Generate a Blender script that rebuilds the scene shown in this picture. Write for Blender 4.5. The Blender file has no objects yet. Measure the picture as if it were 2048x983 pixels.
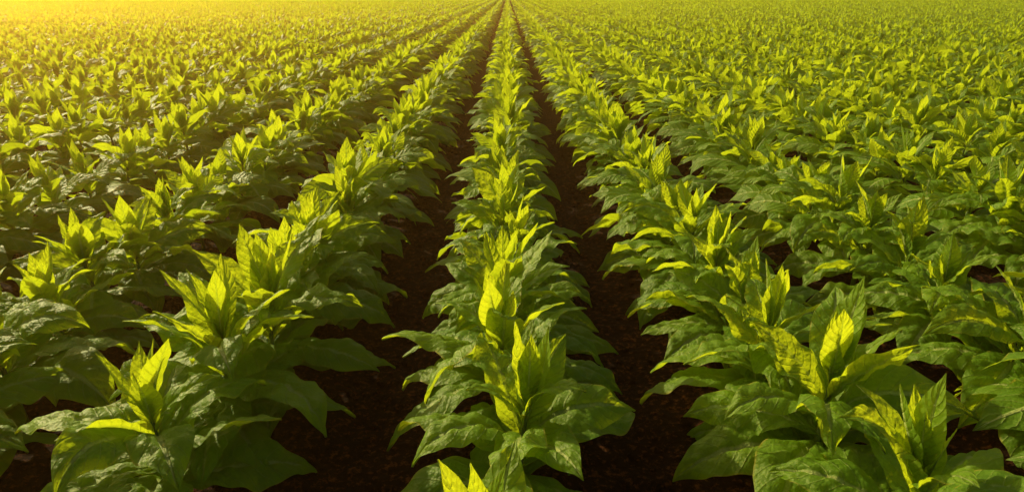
import bpy, math, numpy as np
from mathutils import Vector

scene = bpy.context.scene
col = scene.collection
rad = math.radians

# ------------------------------------------------------------------ numbers
H_CAM = 1.97
PITCH = 20.3
ROW = 1.22
SUN_AZ = -45.0      # degrees, negative = towards -X from +Y
SUN_EL = 25.0
PLANT_Z = 0.03

# ------------------------------------------------------------------ node help
class NT:
    def __init__(s, tree):
        s.t = tree; tree.nodes.clear()
    def n(s, kind, **kw):
        nd = s.t.nodes.new(kind)
        for k, v in kw.items():
            if k.startswith('i_'):
                nd.inputs[k[2:].replace('_', ' ')].default_value = v
            else:
                setattr(nd, k, v)
        return nd
    def l(s, a, b): s.t.links.new(a, b)
    def m(s, op, a, b=None, c=None, clamp=False):
        nd = s.t.nodes.new('ShaderNodeMath'); nd.operation = op; nd.use_clamp = clamp
        for i, v in enumerate((a, b, c)):
            if v is None: continue
            if isinstance(v, (int, float)): nd.inputs[i].default_value = v
            else: s.l(v, nd.inputs[i])
        return nd.outputs[0]
    def mix(s, f, a, b, mode='MIX'):
        nd = s.t.nodes.new('ShaderNodeMix'); nd.data_type = 'RGBA'; nd.blend_type = mode
        for i, v in ((0, f), (6, a), (7, b)):
            if isinstance(v, (int, float)): nd.inputs[i].default_value = v
            elif isinstance(v, tuple): nd.inputs[i].default_value = (*v, 1)
            else: s.l(v, nd.inputs[i])
        return nd.outputs[2]
    def ramp(s, f, a, b):
        nd = s.t.nodes.new('ShaderNodeMapRange'); nd.interpolation_type = 'SMOOTHSTEP'
        s.l(f, nd.inputs[0]); nd.inputs[1].default_value = a; nd.inputs[2].default_value = b
        return nd.outputs[0]

def new_mat(name):
    m = bpy.data.materials.new(name); m.use_nodes = True
    return m, NT(m.node_tree)

# ------------------------------------------------------------------ leaf material
def leaf_material():
    m, T = new_mat('tobacco_leaf')
    uv = T.n('ShaderNodeUVMap', uv_map='UVMap')
    sep = T.n('ShaderNodeSeparateXYZ'); T.l(uv.outputs[0], sep.inputs[0])
    U, V = sep.outputs[0], sep.outputs[1]
    a = T.m('ABSOLUTE', T.m('SUBTRACT', T.m('MULTIPLY', U, 2.0), 1.0))
    t = T.m('MULTIPLY', T.m('SUBTRACT', V, T.m('MULTIPLY', T.m('POWER', a, 1.25), 0.17)), 10.0)
    w = T.m('ABSOLUTE', T.m('SINE', T.m('MULTIPLY', t, math.pi)))       # 0 on vein
    vein = T.m('MULTIPLY', T.m('SUBTRACT', 1.0, T.ramp(w, 0.03, 0.25)), T.m('SUBTRACT', 1.0, T.m('MULTIPLY', a, .45)))
    mid = T.m('SUBTRACT', 1.0, T.ramp(a, 0.045, 0.11))
    tone = T.n('ShaderNodeAttribute', attribute_name='tone').outputs['Fac']
    oi = T.n('ShaderNodeObjectInfo').outputs['Random']
    geo = T.n('ShaderNodeNewGeometry').outputs['Position']
    nz = T.n('ShaderNodeTexNoise', i_Scale=7.0, i_Detail=3.0); T.l(geo, nz.inputs['Vector'])
    nf = T.n('ShaderNodeTexNoise', i_Scale=95.0, i_Detail=2.0); T.l(geo, nf.inputs['Vector'])
    vo = T.n('ShaderNodeTexVoronoi', i_Scale=62.0); T.l(geo, vo.inputs['Vector'])
    nbig = T.n('ShaderNodeTexNoise', i_Scale=0.35, i_Detail=1.0); T.l(geo, nbig.inputs['Vector'])
    tn = T.m('ADD', tone, T.m('MULTIPLY', T.m('SUBTRACT', nz.outputs[0], 0.5), 0.4))
    tn = T.m('ADD', tn, T.m('MULTIPLY', T.m('SUBTRACT', oi, 0.5), 0.3))
    tn = T.m('ADD', tn, T.m('MULTIPLY', T.m('SUBTRACT', nbig.outputs[0], 0.5), 0.3), clamp=True)
    vein = T.m('MULTIPLY', vein, T.m('SUBTRACT', 1.0, T.m('MULTIPLY', tn, .6)))
    base = T.mix(tn, (0.112, 0.230, 0.014), (0.20, 0.33, 0.018))
    base = T.mix(T.m('MULTIPLY', vein, 0.85), base, (0.38, 0.48, 0.10))
    base = T.mix(T.m('MULTIPLY', mid, 1.0), base, (0.52, 0.60, 0.18))
    spot = T.ramp(nf.outputs[0], 0.35, 0.75)
    base = T.mix(T.m('MULTIPLY', spot, 0.3), base, (0.06, 0.12, 0.008))
    edge = T.m('MULTIPLY', T.ramp(a, 0.92, 1.0), T.ramp(nz.outputs[0], 0.46, 0.60))
    base = T.mix(T.m('MULTIPLY', edge, 0.8), base, (0.45, 0.32, 0.04))
    tr = T.mix(tn, (0.62, 0.76, 0.014), (0.76, 0.84, 0.020))
    tr = T.mix(T.m('MULTIPLY', vein, 0.35), tr, (0.34, 0.44, 0.01))
    tr = T.mix(T.m('MULTIPLY', mid, 0.5), tr, (0.32, 0.42, 0.02))
    # relief
    hgt = T.m('ADD', T.m('POWER', w, 0.55), T.m('MULTIPLY', nf.outputs[0], 0.5))
    hgt = T.m('SUBTRACT', hgt, T.m('MULTIPLY', vo.outputs['Distance'], 0.6))
    hgt = T.m('SUBTRACT', hgt, T.m('MULTIPLY', mid, 0.8))
    b = T.n('ShaderNodeBump', i_Strength=0.85, i_Distance=0.006)
    T.l(hgt, b.inputs['Height'])
    p = T.n('ShaderNodeBsdfPrincipled')
    p.inputs['Roughness'].default_value = 0.52
    p.inputs['Specular IOR Level'].default_value = 0.36
    p.inputs['Specular Tint'].default_value = (1, .90, .52, 1)
    T.l(base, p.inputs['Base Color']); T.l(b.outputs[0], p.inputs['Normal'])
    tl = T.n('ShaderNodeBsdfTranslucent'); T.l(tr, tl.inputs[0]); T.l(b.outputs[0], tl.inputs[1])
    mx = T.n('ShaderNodeMixShader')
    T.l(T.m('ADD', 0.46, T.m('MULTIPLY', tn, 0.08)), mx.inputs[0])
    T.l(p.outputs[0], mx.inputs[1]); T.l(tl.outputs[0], mx.inputs[2])
    o = T.n('ShaderNodeOutputMaterial'); T.l(mx.outputs[0], o.inputs[0])
    return m

def stem_material():
    m, T = new_mat('tobacco_stem')
    geo = T.n('ShaderNodeNewGeometry').outputs['Position']
    nz = T.n('ShaderNodeTexNoise', i_Scale=40.0, i_Detail=4.0); T.l(geo, nz.inputs['Vector'])
    c = T.mix(nz.outputs[0], (0.07, 0.13, 0.02), (0.16, 0.22, 0.05))
    b = T.n('ShaderNodeBump', i_Strength=0.4, i_Distance=0.003); T.l(nz.outputs[0], b.inputs['Height'])
    p = T.n('ShaderNodeBsdfPrincipled'); p.inputs['Roughness'].default_value = 0.55
    T.l(c, p.inputs['Base Color']); T.l(b.outputs[0], p.inputs['Normal'])
    o = T.n('ShaderNodeOutputMaterial'); T.l(p.outputs[0], o.inputs[0])
    return m

def soil_material():
    m, T = new_mat('dark_soil')
    geo = T.n('ShaderNodeNewGeometry').outputs['Position']
    n1 = T.n('ShaderNodeTexNoise', i_Scale=3.0, i_Detail=8.0, i_Roughness=0.65); T.l(geo, n1.inputs['Vector'])
    n2 = T.n('ShaderNodeTexNoise', i_Scale=30.0, i_Detail=6.0, i_Roughness=0.7); T.l(geo, n2.inputs['Vector'])
    vo = T.n('ShaderNodeTexVoronoi', i_Scale=26.0); T.l(geo, vo.inputs['Vector'])
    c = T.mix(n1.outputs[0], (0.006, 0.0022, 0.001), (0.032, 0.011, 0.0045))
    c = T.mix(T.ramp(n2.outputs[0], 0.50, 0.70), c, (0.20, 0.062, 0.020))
    ln = T.n('ShaderNodeVectorMath', operation='LENGTH'); T.l(geo, ln.inputs[0])
    far = T.ramp(ln.outputs['Value'], 175, 215)
    c = T.mix(far, c, (0.12, 0.20, 0.012))
    h = T.m('ADD', n2.outputs[0], T.m('MULTIPLY', vo.outputs['Distance'], 0.7))
    b = T.n('ShaderNodeBump', i_Strength=1.0, i_Distance=0.05); T.l(h, b.inputs['Height'])
    p = T.n('ShaderNodeBsdfPrincipled'); p.inputs['Roughness'].default_value = 0.95
    p.inputs['Specular IOR Level'].default_value = 0.08
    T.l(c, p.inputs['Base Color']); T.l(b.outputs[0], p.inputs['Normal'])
    o = T.n('ShaderNodeOutputMaterial'); T.l(p.outputs[0], o.inputs[0])
    return m

LEAF = leaf_material(); STEM = stem_material(); SOIL = soil_material()

# ------------------------------------------------------------------ mesh help
def make_mesh(name, V, F, uv=None, tone=None, mats=(), mi=None):
    me = bpy.data.meshes.new(name)
    V = np.ascontiguousarray(V, dtype=np.float32); F = np.ascontiguousarray(F, dtype=np.int32)
    me.vertices.add(len(V)); me.vertices.foreach_set('co', V.ravel())
    me.loops.add(F.size); me.loops.foreach_set('vertex_index', F.ravel())
    me.polygons.add(len(F)); me.polygons.foreach_set('loop_start', np.arange(0, F.size, F.shape[1], dtype=np.int32))
    for m in mats: me.materials.append(m)
    if mi is not None: me.polygons.foreach_set('material_index', np.asarray(mi, dtype=np.int32))
    me.update(calc_edges=True)
    if uv is not None:
        l = me.uv_layers.new(name='UVMap')
        l.data.foreach_set('uv', np.ascontiguousarray(uv[F.ravel()], dtype=np.float32).ravel())
    if tone is not None:
        a = me.attributes.new('tone', 'FLOAT', 'POINT')
        a.data.foreach_set('value', np.ascontiguousarray(tone, dtype=np.float32))
    me.polygons.foreach_set('use_smooth', np.ones(len(F), dtype=bool))
    me.update()
    return me

WS = [0, .04, .10, .20, .32, .43, .55, .67, .78, .87, .94, .98, 1]
WW = [.12, .16, .30, .62, .90, 1.0, .97, .82, .58, .33, .13, .04, .0]
_s = np.linspace(0, 1, 201); _w = np.interp(_s, WS, WW)
_k = np.exp(-np.linspace(-2, 2, 17) ** 2); _k /= _k.sum()
_ws = np.convolve(np.pad(_w, 8, mode='edge'), _k, mode='valid'); _ws[-1] = 0

def leaf_geo(P, nl, nw, relief):
    s = np.linspace(0, 1, nl + 1)
    e = P['e0'] + (P['e1'] - P['e0']) * s ** P['p']
    e = e + P['wob'] * np.sin(s * 7 + P['ph'])
    az = P['side'] * s ** 1.5
    T = np.stack([np.cos(az) * np.cos(e), np.sin(az) * np.cos(e), np.sin(e)], 1)
    ds = P['L'] / nl
    pos = np.zeros((nl + 1, 3)); pos[1:] = np.cumsum((T[1:] + T[:-1]) * .5 * ds, 0)
    S = np.stack([-np.sin(az), np.cos(az), 0 * az], 1)
    N = np.cross(T, S)
    r = P['roll'] * s + P['roll0']
    S2 = S * np.cos(r)[:, None] + N * np.sin(r)[:, None]
    N2 = np.cross(T, S2)
    w = np.interp(s, _s, _ws) * P['W'] * .5 + .0012
    u = np.linspace(-1, 1, nw + 1)
    if nw > 4: u = np.sign(u) * np.abs(u) ** 0.9
    UU, SS = np.meshgrid(u, s)
    A = np.abs(UU); WWm = w[:, None]
    fold = P['fold'] * (1 - .55 * SS)
    y = UU * WWm * np.cos(fold)
    n = A * WWm * np.sin(fold) - P['droop'] * A ** 2.2 * WWm * np.sin(np.pi * np.clip(SS, 0, 1))
    if relief:
        ph = np.where(UU > 0, P['r1'], P['r2'])
        env = np.sin(np.pi * np.clip(SS, 0, 1)) ** .6
        n = n + P['ruf'] * A ** 1.7 * env * (np.sin(SS * P['fq'] * 6.283 + ph) + .35 * np.sin(SS * P['fq'] * 2.3 * 6.283 + 2 * ph)) * .021
        y = y * (1 + .025 * P['ruf'] * A * np.sin(SS * P['fq'] * 1.7 * 6.283 + ph * 1.7))
        if relief > 1:
            t = 10 * (SS - .17 * A ** 1.25)
            pk = P['pk']
            n = n + .0095 * pk * np.abs(np.sin(np.pi * t)) ** .7 * np.clip(A * 5, 0, 1) * (1 - A ** 3) * env * (P['W'] / .17)
            n = n - .007 * np.exp(-(A / .08) ** 2) * (P['W'] / .2)
            n = n + .0045 * pk * env * np.sin(SS * 37 + ph * 3) * np.sin(UU * 5 + ph) * (P['W'] / .17)
    V = pos[:, None, :] + S2[:, None, :] * y[..., None] + N2[:, None, :] * n[..., None]
    V = V.reshape(-1, 3)
    i = np.arange(nl)[:, None] * (nw + 1) + np.arange(nw)[None, :]
    i = i.ravel()
    F = np.stack([i, i + nw + 1, i + nw + 2, i + 1], 1)[:, ::-1]
    uv = np.stack([(UU * .5 + .5).ravel(), SS.ravel()], 1)
    tone = np.full(len(V), P['tone']) + .12 * (SS.ravel() - .5)
    return V, F, uv, tone

def stem_geo(P, sides=10, rings=8):
    z = np.linspace(0, 1, rings + 1)
    cx = P['bx'] * z ** 2; cy = P['by'] * z ** 2
    r = .016 * (1 - z) + .006 * z
    a = np.linspace(0, 2 * np.pi, sides, endpoint=False)
    V = np.stack([cx[:, None] + r[:, None] * np.cos(a), cy[:, None] + r[:, None] * np.sin(a),
                  np.repeat((z * P['h'] - .05 * (z == 0))[:, None], sides, 1)], 2).reshape(-1, 3)
    F = []
    for j in range(rings):
        for k in range(sides):
            F.append((j * sides + k, j * sides + (k + 1) % sides, (j + 1) * sides + (k + 1) % sides, (j + 1) * sides + k))
    return V, np.array(F), np.zeros((len(V), 2)), np.zeros(len(V))

NLEAF = 24
def plant_params(seed):
    g = np.random.default_rng(seed)
    h = g.uniform(.45, .53)
    st = dict(h=h, bx=g.uniform(-.03, .03), by=g.uniform(-.03, .03))
    leaves = []
    a0 = g.uniform(0, 6.28)
    op = rad(g.uniform(-8, 12))     # how open this plant's crown is
    bl = g.uniform(.9, 1.12)
    for i in range(NLEAF):
        f = i / (NLEAF - 1)
        az = a0 + i * rad(137.5) + g.uniform(-.25, .25)
        zf = .18 + .82 * f ** .8
        if f < .38:       # lower, big, spreading then drooping
            L = g.uniform(.52, .64); W = L * g.uniform(.40, .46)
            e0 = rad(g.uniform(16, 44)); e1 = rad(g.uniform(-68, -28)); p = g.uniform(.9, 1.3)
            fold = rad(g.uniform(5, 16)); droop = g.uniform(.1, .35); tone = g.uniform(0, .55)
        elif f < .64:     # middle
            L = g.uniform(.44, .55); W = L * g.uniform(.38, .44)
            e0 = rad(g.uniform(38, 60)); e1 = rad(g.uniform(-58, -8)); p = g.uniform(1.0, 1.7)
            fold = rad(g.uniform(8, 22)); droop = g.uniform(.05, .3); tone = g.uniform(.1, .6)
        elif f < .81:     # upper
            L = g.uniform(.33, .43) * bl; W = L * g.uniform(.35, .41)
            e0 = rad(g.uniform(56, 72)) - op; e1 = rad(g.uniform(-20, 45)) - op; p = g.uniform(1.3, 2.2)
            fold = rad(g.uniform(12, 26)); droop = g.uniform(.05, .15); tone = g.uniform(.2, .65)
        else:             # bud leaves
            L = g.uniform(.24, .36) * bl; W = L * g.uniform(.30, .37)
            e0 = rad(g.uniform(66, 86)) - op * .5; e1 = rad(g.uniform(58, 98)) - op * .8; p = g.uniform(1.0, 2.0)
            fold = rad(g.uniform(10, 24)); droop = 0; tone = g.uniform(.3, .75)
        rf = 1.0 if f < .64 else (.65 if f < .81 else .22)
        leaves.append(dict(L=L, W=W, e0=e0, e1=e1, p=p, fold=fold, droop=droop, tone=tone,
            side=g.uniform(-.5, .5), roll=g.uniform(-.8, .8), roll0=g.uniform(-.3, .3), wob=g.uniform(0, .10) * rf,
            ph=g.uniform(0, 6), r1=g.uniform(0, 6), r2=g.uniform(0, 6), ruf=g.uniform(.4, 1.25) * rf, pk=.2 + .8 * rf,
            fq=g.uniform(1.5, 2.8), az=az, z=zf * h, x=st['bx'] * zf ** 2, y=st['by'] * zf ** 2))
    return st, leaves

def rotz(V, a):
    c, s = math.cos(a), math.sin(a)
    return np.stack([V[:, 0] * c - V[:, 1] * s, V[:, 0] * s + V[:, 1] * c, V[:, 2]], 1)

def merged(parts):
    Vs, Fs, Us, Ts, Ms = [], [], [], [], []; o = 0
    for V, F, uv, tone, mi in parts:
        Vs.append(V); Fs.append(F + o); Us.append(uv); Ts.append(tone); Ms.append(np.full(len(F), mi)); o += len(V)
    return [np.concatenate(x) for x in (Vs, Fs, Us, Ts, Ms)]

def plant_merged(pp, nl, nw, relief, keep=None, stem=True, wid=1.0, addt=0.0):
    st, leaves = pp
    parts = []
    if stem: parts.append((*stem_geo(st, 8, 5), 1))
    idx = range(len(leaves)) if keep is None else keep
    for i in idx:
        P = dict(leaves[i]); P['W'] *= wid; P['tone'] += addt
        V, F, uv, tone = leaf_geo(P, nl, nw, relief)
        V = rotz(V, P['az']) + np.array([P['x'], P['y'], P['z']])
        parts.append((V, F, uv, tone, 0))
    return merged(parts)

NV = 20
PP = [plant_params(700 + i) for i in range(NV)]

# ------------------------------------------------------------------ plant positions
g = np.random.default_rng(11)
near = {0: [(-.05, 1.46), (0.03, 2.14), (.03, 2.72), 3.20, 3.66],
        -1: [(-1.3, 1.1), (-1.26, 2.08), (-1.23, 2.60), (-1.2, 3.06), 3.50, 3.95],
        1: [(1.3, 1.06), (1.36, 1.72), (1.25, 2.30), (1.22, 2.80), 3.26, 3.72],
        -2: [(-2.38, 1.7), (-2.34, 2.3), (-2.34, 2.82), (-2.36, 3.30), 3.76], 2: [1.9, 2.45, 2.95, 3.4, 3.9]}
pts = []
for k in range(-135, 136):
    x0 = k * ROW
    if k in near:
        for q in near[k]:
            pts.append(q if isinstance(q, tuple) else (x0 + g.normal(0, .02), q))
        q0 = near[k][0]; yy = (q0[1] if isinstance(q0, tuple) else q0) - .55
        while yy > -2: pts.append((x0, yy)); yy -= .55
        y = near[k][-1]; y = y[1] if isinstance(y, tuple) else y
    else:
        y = max(-1.5, abs(x0) / .80 - 5.0) + g.uniform(0, .5)
    while y < 190:
        y += g.uniform(.41, .53)
        pts.append((x0 + g.normal(0, .03), y))
pts = np.array(pts, float)
th = rad(PITCH)
hh = H_CAM - .45
d = pts[:, 1] * math.cos(th) + hh * math.sin(th)
u = pts[:, 0] / np.maximum(d, .01)
v = (pts[:, 1] * math.sin(th) - hh * math.cos(th)) / np.maximum(d, .01)
marg = .42 / np.maximum(d, .3)
inview = (d > .5) & (np.abs(u) < .75 + marg * .8) & (v > -.36 - marg * .9)
order = np.argsort(np.where(inview, d, 1e9))
ind = order[:300]
is_ind = np.zeros(len(pts), bool); is_ind[ind] = True
N = len(pts)
scl = g.uniform(.92, 1.10, N); rz = g.uniform(0, 6.283, N); var = g.integers(0, NV, N)
scl = np.where((d < 3.4) & (d > 1.9), np.maximum(scl, 1.10), scl)
tiltx = g.normal(0, .06, N); tilty = g.normal(0, .06, N)

# ------------------------------------------------------------------ individual plants
near_parts = []
for vi in range(NV):
    st, leaves = PP[vi]
    V, F, uv, tn = stem_geo(st, 12, 10)
    sm = make_mesh('stem', V, F, uv, tn, [STEM])
    lm = []
    for P in leaves:
        V, F, uv, tn = leaf_geo(P, 66, 18, 2)
        lm.append((make_mesh('leaf', V, F, uv, tn, [LEAF]), (P['x'], P['y'], P['z']), P['az']))
    near_parts.append((sm, lm))
whole = []
for vi in range(NV):
    V, F, uv, tn, mi = plant_merged(PP[vi], 30, 8, 1)
    whole.append(make_mesh('tobacco_plant', V, F, uv, tn, [LEAF, STEM], mi))

def tag(o):
    o['label'] = 'leafy green tobacco plant with upright yellow-green top leaves'
    o['category'] = 'plant'
    o['group'] = 'tobacco plants in field rows'

for n_, i in enumerate(ind):
    x, y = pts[i]; vi = int(var[i])
    if d[i] < 5.2:
        root = bpy.data.objects.new('tobacco_plant', None); root.empty_display_size = .1
        col.objects.link(root)
        sm, lm = near_parts[vi]
        s = bpy.data.objects.new('stem', sm); s.parent = root; col.objects.link(s)
        for me, loc, az in lm:
            l = bpy.data.objects.new('leaf', me); l.parent = root
            l.location = loc; l.rotation_euler = (0, 0, az); col.objects.link(l)
    else:
        root = bpy.data.objects.new('tobacco_plant', whole[vi]); col.objects.link(root)
    root.location = (x, y, PLANT_Z); root.rotation_euler = (tiltx[i], tilty[i], rz[i])
    root.scale = (scl[i],) * 3
    tag(root)

# ------------------------------------------------------------------ the rest of the field, one object
lods = [(-9, 34, dict(nl=12, nw=4, relief=1)),
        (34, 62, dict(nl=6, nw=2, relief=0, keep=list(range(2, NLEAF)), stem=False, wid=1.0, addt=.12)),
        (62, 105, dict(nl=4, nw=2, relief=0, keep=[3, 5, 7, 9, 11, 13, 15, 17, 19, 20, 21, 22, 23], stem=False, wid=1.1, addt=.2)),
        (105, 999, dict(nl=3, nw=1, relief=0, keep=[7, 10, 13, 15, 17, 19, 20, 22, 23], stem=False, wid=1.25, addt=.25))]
VV, FF, UU_, TT, MM = [], [], [], [], []; off = 0
dist = np.hypot(pts[:, 0], pts[:, 1])
for lo, hi, kw in lods:
    for vi in range(NV):
        sel = np.where((~is_ind) & (dist >= lo) & (dist < hi) & (var == vi))[0]
        if not len(sel): continue
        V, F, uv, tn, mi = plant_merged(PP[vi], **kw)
        c = np.cos(rz[sel])[:, None]; s = np.sin(rz[sel])[:, None]; k = scl[sel][:, None]
        X = (V[:, 0] * c - V[:, 1] * s) * k + pts[sel, 0][:, None]
        Y = (V[:, 0] * s + V[:, 1] * c) * k + pts[sel, 1][:, None]
        Z = V[None, :, 2] * k + PLANT_Z
        A = np.stack([X, Y, Z], 2).reshape(-1, 3)
        nF = (F[None] + (np.arange(len(sel)) * len(V))[:, None, None]).reshape(-1, 4) + off
        VV.append(A); FF.append(nF); UU_.append(np.tile(uv, (len(sel), 1)))
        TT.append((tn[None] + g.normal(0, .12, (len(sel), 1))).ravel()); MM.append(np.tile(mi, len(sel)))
        off += len(A)
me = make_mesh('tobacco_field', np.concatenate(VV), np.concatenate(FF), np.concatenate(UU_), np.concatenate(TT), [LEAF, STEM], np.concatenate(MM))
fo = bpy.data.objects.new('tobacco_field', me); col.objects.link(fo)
fo['kind'] = 'stuff'; fo['label'] = 'far rows of green tobacco plants running to the horizon'; fo['category'] = 'crop'
print('stuff faces', len(me.polygons))

# ------------------------------------------------------------------ ground
def axis(dense, step, far, ratio=1.12):
    a = list(np.arange(0, dense, step)); st = step
    while a[-1] < far: st *= ratio; a.append(a[-1] + st)
    return np.array(a)
xp = axis(5, .035, 1800); xs = np.concatenate([-xp[:0:-1], xp])
yp = axis(9, .035, 1800); yn = axis(1.0, .1, 600); ys = np.concatenate([-yn[:0:-1], yp])
X, Y = np.meshgrid(xs, ys)
def vnoise(X, Y, sc, seed):
    r = np.random.default_rng(seed).random((256, 256))
    x = X * sc; y = Y * sc; xi = np.floor(x).astype(int); yi = np.floor(y).astype(int)
    fx = x - xi; fy = y - yi; fx = fx * fx * (3 - 2 * fx); fy = fy * fy * (3 - 2 * fy)
    q = lambda a, b: r[a % 256, b % 256]
    return (q(xi, yi) * (1 - fx) + q(xi + 1, yi) * fx) * (1 - fy) + (q(xi, yi + 1) * (1 - fx) + q(xi + 1, yi + 1) * fx) * fy
Z = (.035 * np.cos(2 * np.pi * X / ROW) + (vnoise(X, Y, 3, 1) - .5) * .03 + (vnoise(X, Y, 9, 2) - .5) * .03 + (vnoise(X, Y, 16, 3) - .5) * .024)
Z *= np.clip(1 - np.hypot(X, Y) / 25, 0, 1)
nx, ny = len(xs), len(ys)
i = (np.arange(ny - 1)[:, None] * nx + np.arange(nx - 1)[None]).ravel()
F = np.stack([i, i + 1, i + nx + 1, i + nx], 1)
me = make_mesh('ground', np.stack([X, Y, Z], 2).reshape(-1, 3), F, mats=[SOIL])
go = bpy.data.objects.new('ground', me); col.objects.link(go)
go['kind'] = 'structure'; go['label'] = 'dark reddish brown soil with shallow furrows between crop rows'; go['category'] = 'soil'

# clods lying in the furrows
t = (1 + 5 ** .5) / 2
ico = np.array([(-1, t, 0), (1, t, 0), (-1, -t, 0), (1, -t, 0), (0, -1, t), (0, 1, t), (0, -1, -t), (0, 1, -t), (t, 0, -1), (t, 0, 1), (-t, 0, -1), (-t, 0, 1)]) / 1.9
icf = np.array([(0, 11, 5), (0, 5, 1), (0, 1, 7), (0, 7, 10), (0, 10, 11), (1, 5, 9), (5, 11, 4), (11, 10, 2), (10, 7, 6), (7, 1, 8),
                (3, 9, 4), (3, 4, 2), (3, 2, 6), (3, 6, 8), (3, 8, 9), (4, 9, 5), (2, 4, 11), (6, 2, 10), (8, 6, 7), (9, 8, 1)])
nc = 9000
cx = (g.integers(-3, 3, nc) + .5) * ROW + g.normal(0, .19, nc); cy = 1.2 + 10 * g.random(nc) ** 1.4
sz = .004 + .028 * g.random(nc) ** 3
cz = .035 * np.cos(2 * np.pi * cx / ROW)
A = ico[None] * (1 + g.normal(0, .16, (nc, 12, 1))) * sz[:, None, None] * np.array([1, 1, .7]) + np.stack([cx, cy, cz + .004], 1)[:, None]
Fc = (icf[None] + (np.arange(nc) * 12)[:, None, None]).reshape(-1, 3)
me = make_mesh('soil_clods', A.reshape(-1, 3), Fc, mats=[SOIL])
co = bpy.data.objects.new('soil_clods', me); col.objects.link(co)
co['kind'] = 'stuff'; co['label'] = 'small crumbly soil clods lying in the furrows'; co['category'] = 'soil'

# ------------------------------------------------------------------ haze: thin scatter volume added for the golden sun glow, warmth in its colour
hm, T = new_mat('sun_glow_haze')
vs = T.n('ShaderNodeVolumeScatter', i_Density=0.0080, i_Anisotropy=0.77)
vs.inputs['Color'].default_value = (1.0, .50, .12, 1)
o = T.n('ShaderNodeOutputMaterial'); T.l(vs.outputs[0], o.inputs['Volume'])
bx = np.array([(x, y, z) for x in (-110, 110) for y in (-30, 42) for z in (-1.5, 4.5)], float)
bf = np.array([(0, 1, 3, 2), (4, 6, 7, 5), (0, 4, 5, 1), (2, 3, 7, 6), (0, 2, 6, 4), (1, 5, 7, 3)])
me = make_mesh('haze', bx, bf, mats=[hm])
me.polygons.foreach_set('use_smooth', np.zeros(6, dtype=bool))
ho = bpy.data.objects.new('haze', me); col.objects.link(ho)
ho['kind'] = 'structure'; ho['label'] = 'thin haze added over the field, tinted for the golden sun glow'; ho['category'] = 'haze'

# ------------------------------------------------------------------ light
w = bpy.data.worlds.new('World'); scene.world = w; w.use_nodes = True
T = NT(w.node_tree)
sky = T.n('ShaderNodeTexSky', sky_type='NISHITA', sun_disc=False)
sky.sun_elevation = rad(SUN_EL); sky.sun_rotation = rad(SUN_AZ); sky.dust_density = 5.0; sky.air_density = 1.0; sky.ozone_density = .4
bg = T.n('ShaderNodeBackground', i_Strength=0.11)
T.l(T.mix(1.0, sky.outputs[0], (1.0, .93, .62), 'MULTIPLY'), bg.inputs[0])
o = T.n('ShaderNodeOutputWorld'); T.l(bg.outputs[0], o.inputs[0])
L = bpy.data.lights.new('sun', 'SUN'); L.energy = 5.0; L.angle = rad(.5); L.color = (1, .84, .46)
so = bpy.data.objects.new('sun', L); col.objects.link(so)
sv = Vector((math.sin(rad(SUN_AZ)) * math.cos(rad(SUN_EL)), math.cos(rad(SUN_AZ)) * math.cos(rad(SUN_EL)), math.sin(rad(SUN_EL))))
so.rotation_euler = sv.to_track_quat('Z', 'Y').to_euler(); so.location = (-20, 30, 20)

# ------------------------------------------------------------------ camera
cam = bpy.data.cameras.new('camera'); cam.lens = 24; cam.sensor_width = 36; cam.clip_end = 4000; cam.clip_start = .05
c = bpy.data.objects.new('camera', cam); col.objects.link(c)
c.location = (0, 0, H_CAM); c.rotation_euler = (rad(90 - PITCH), 0, rad(-.35))
scene.camera = c
scene.view_settings.view_transform = 'Standard'; scene.view_settings.look = 'None'; scene.view_settings.exposure = 0
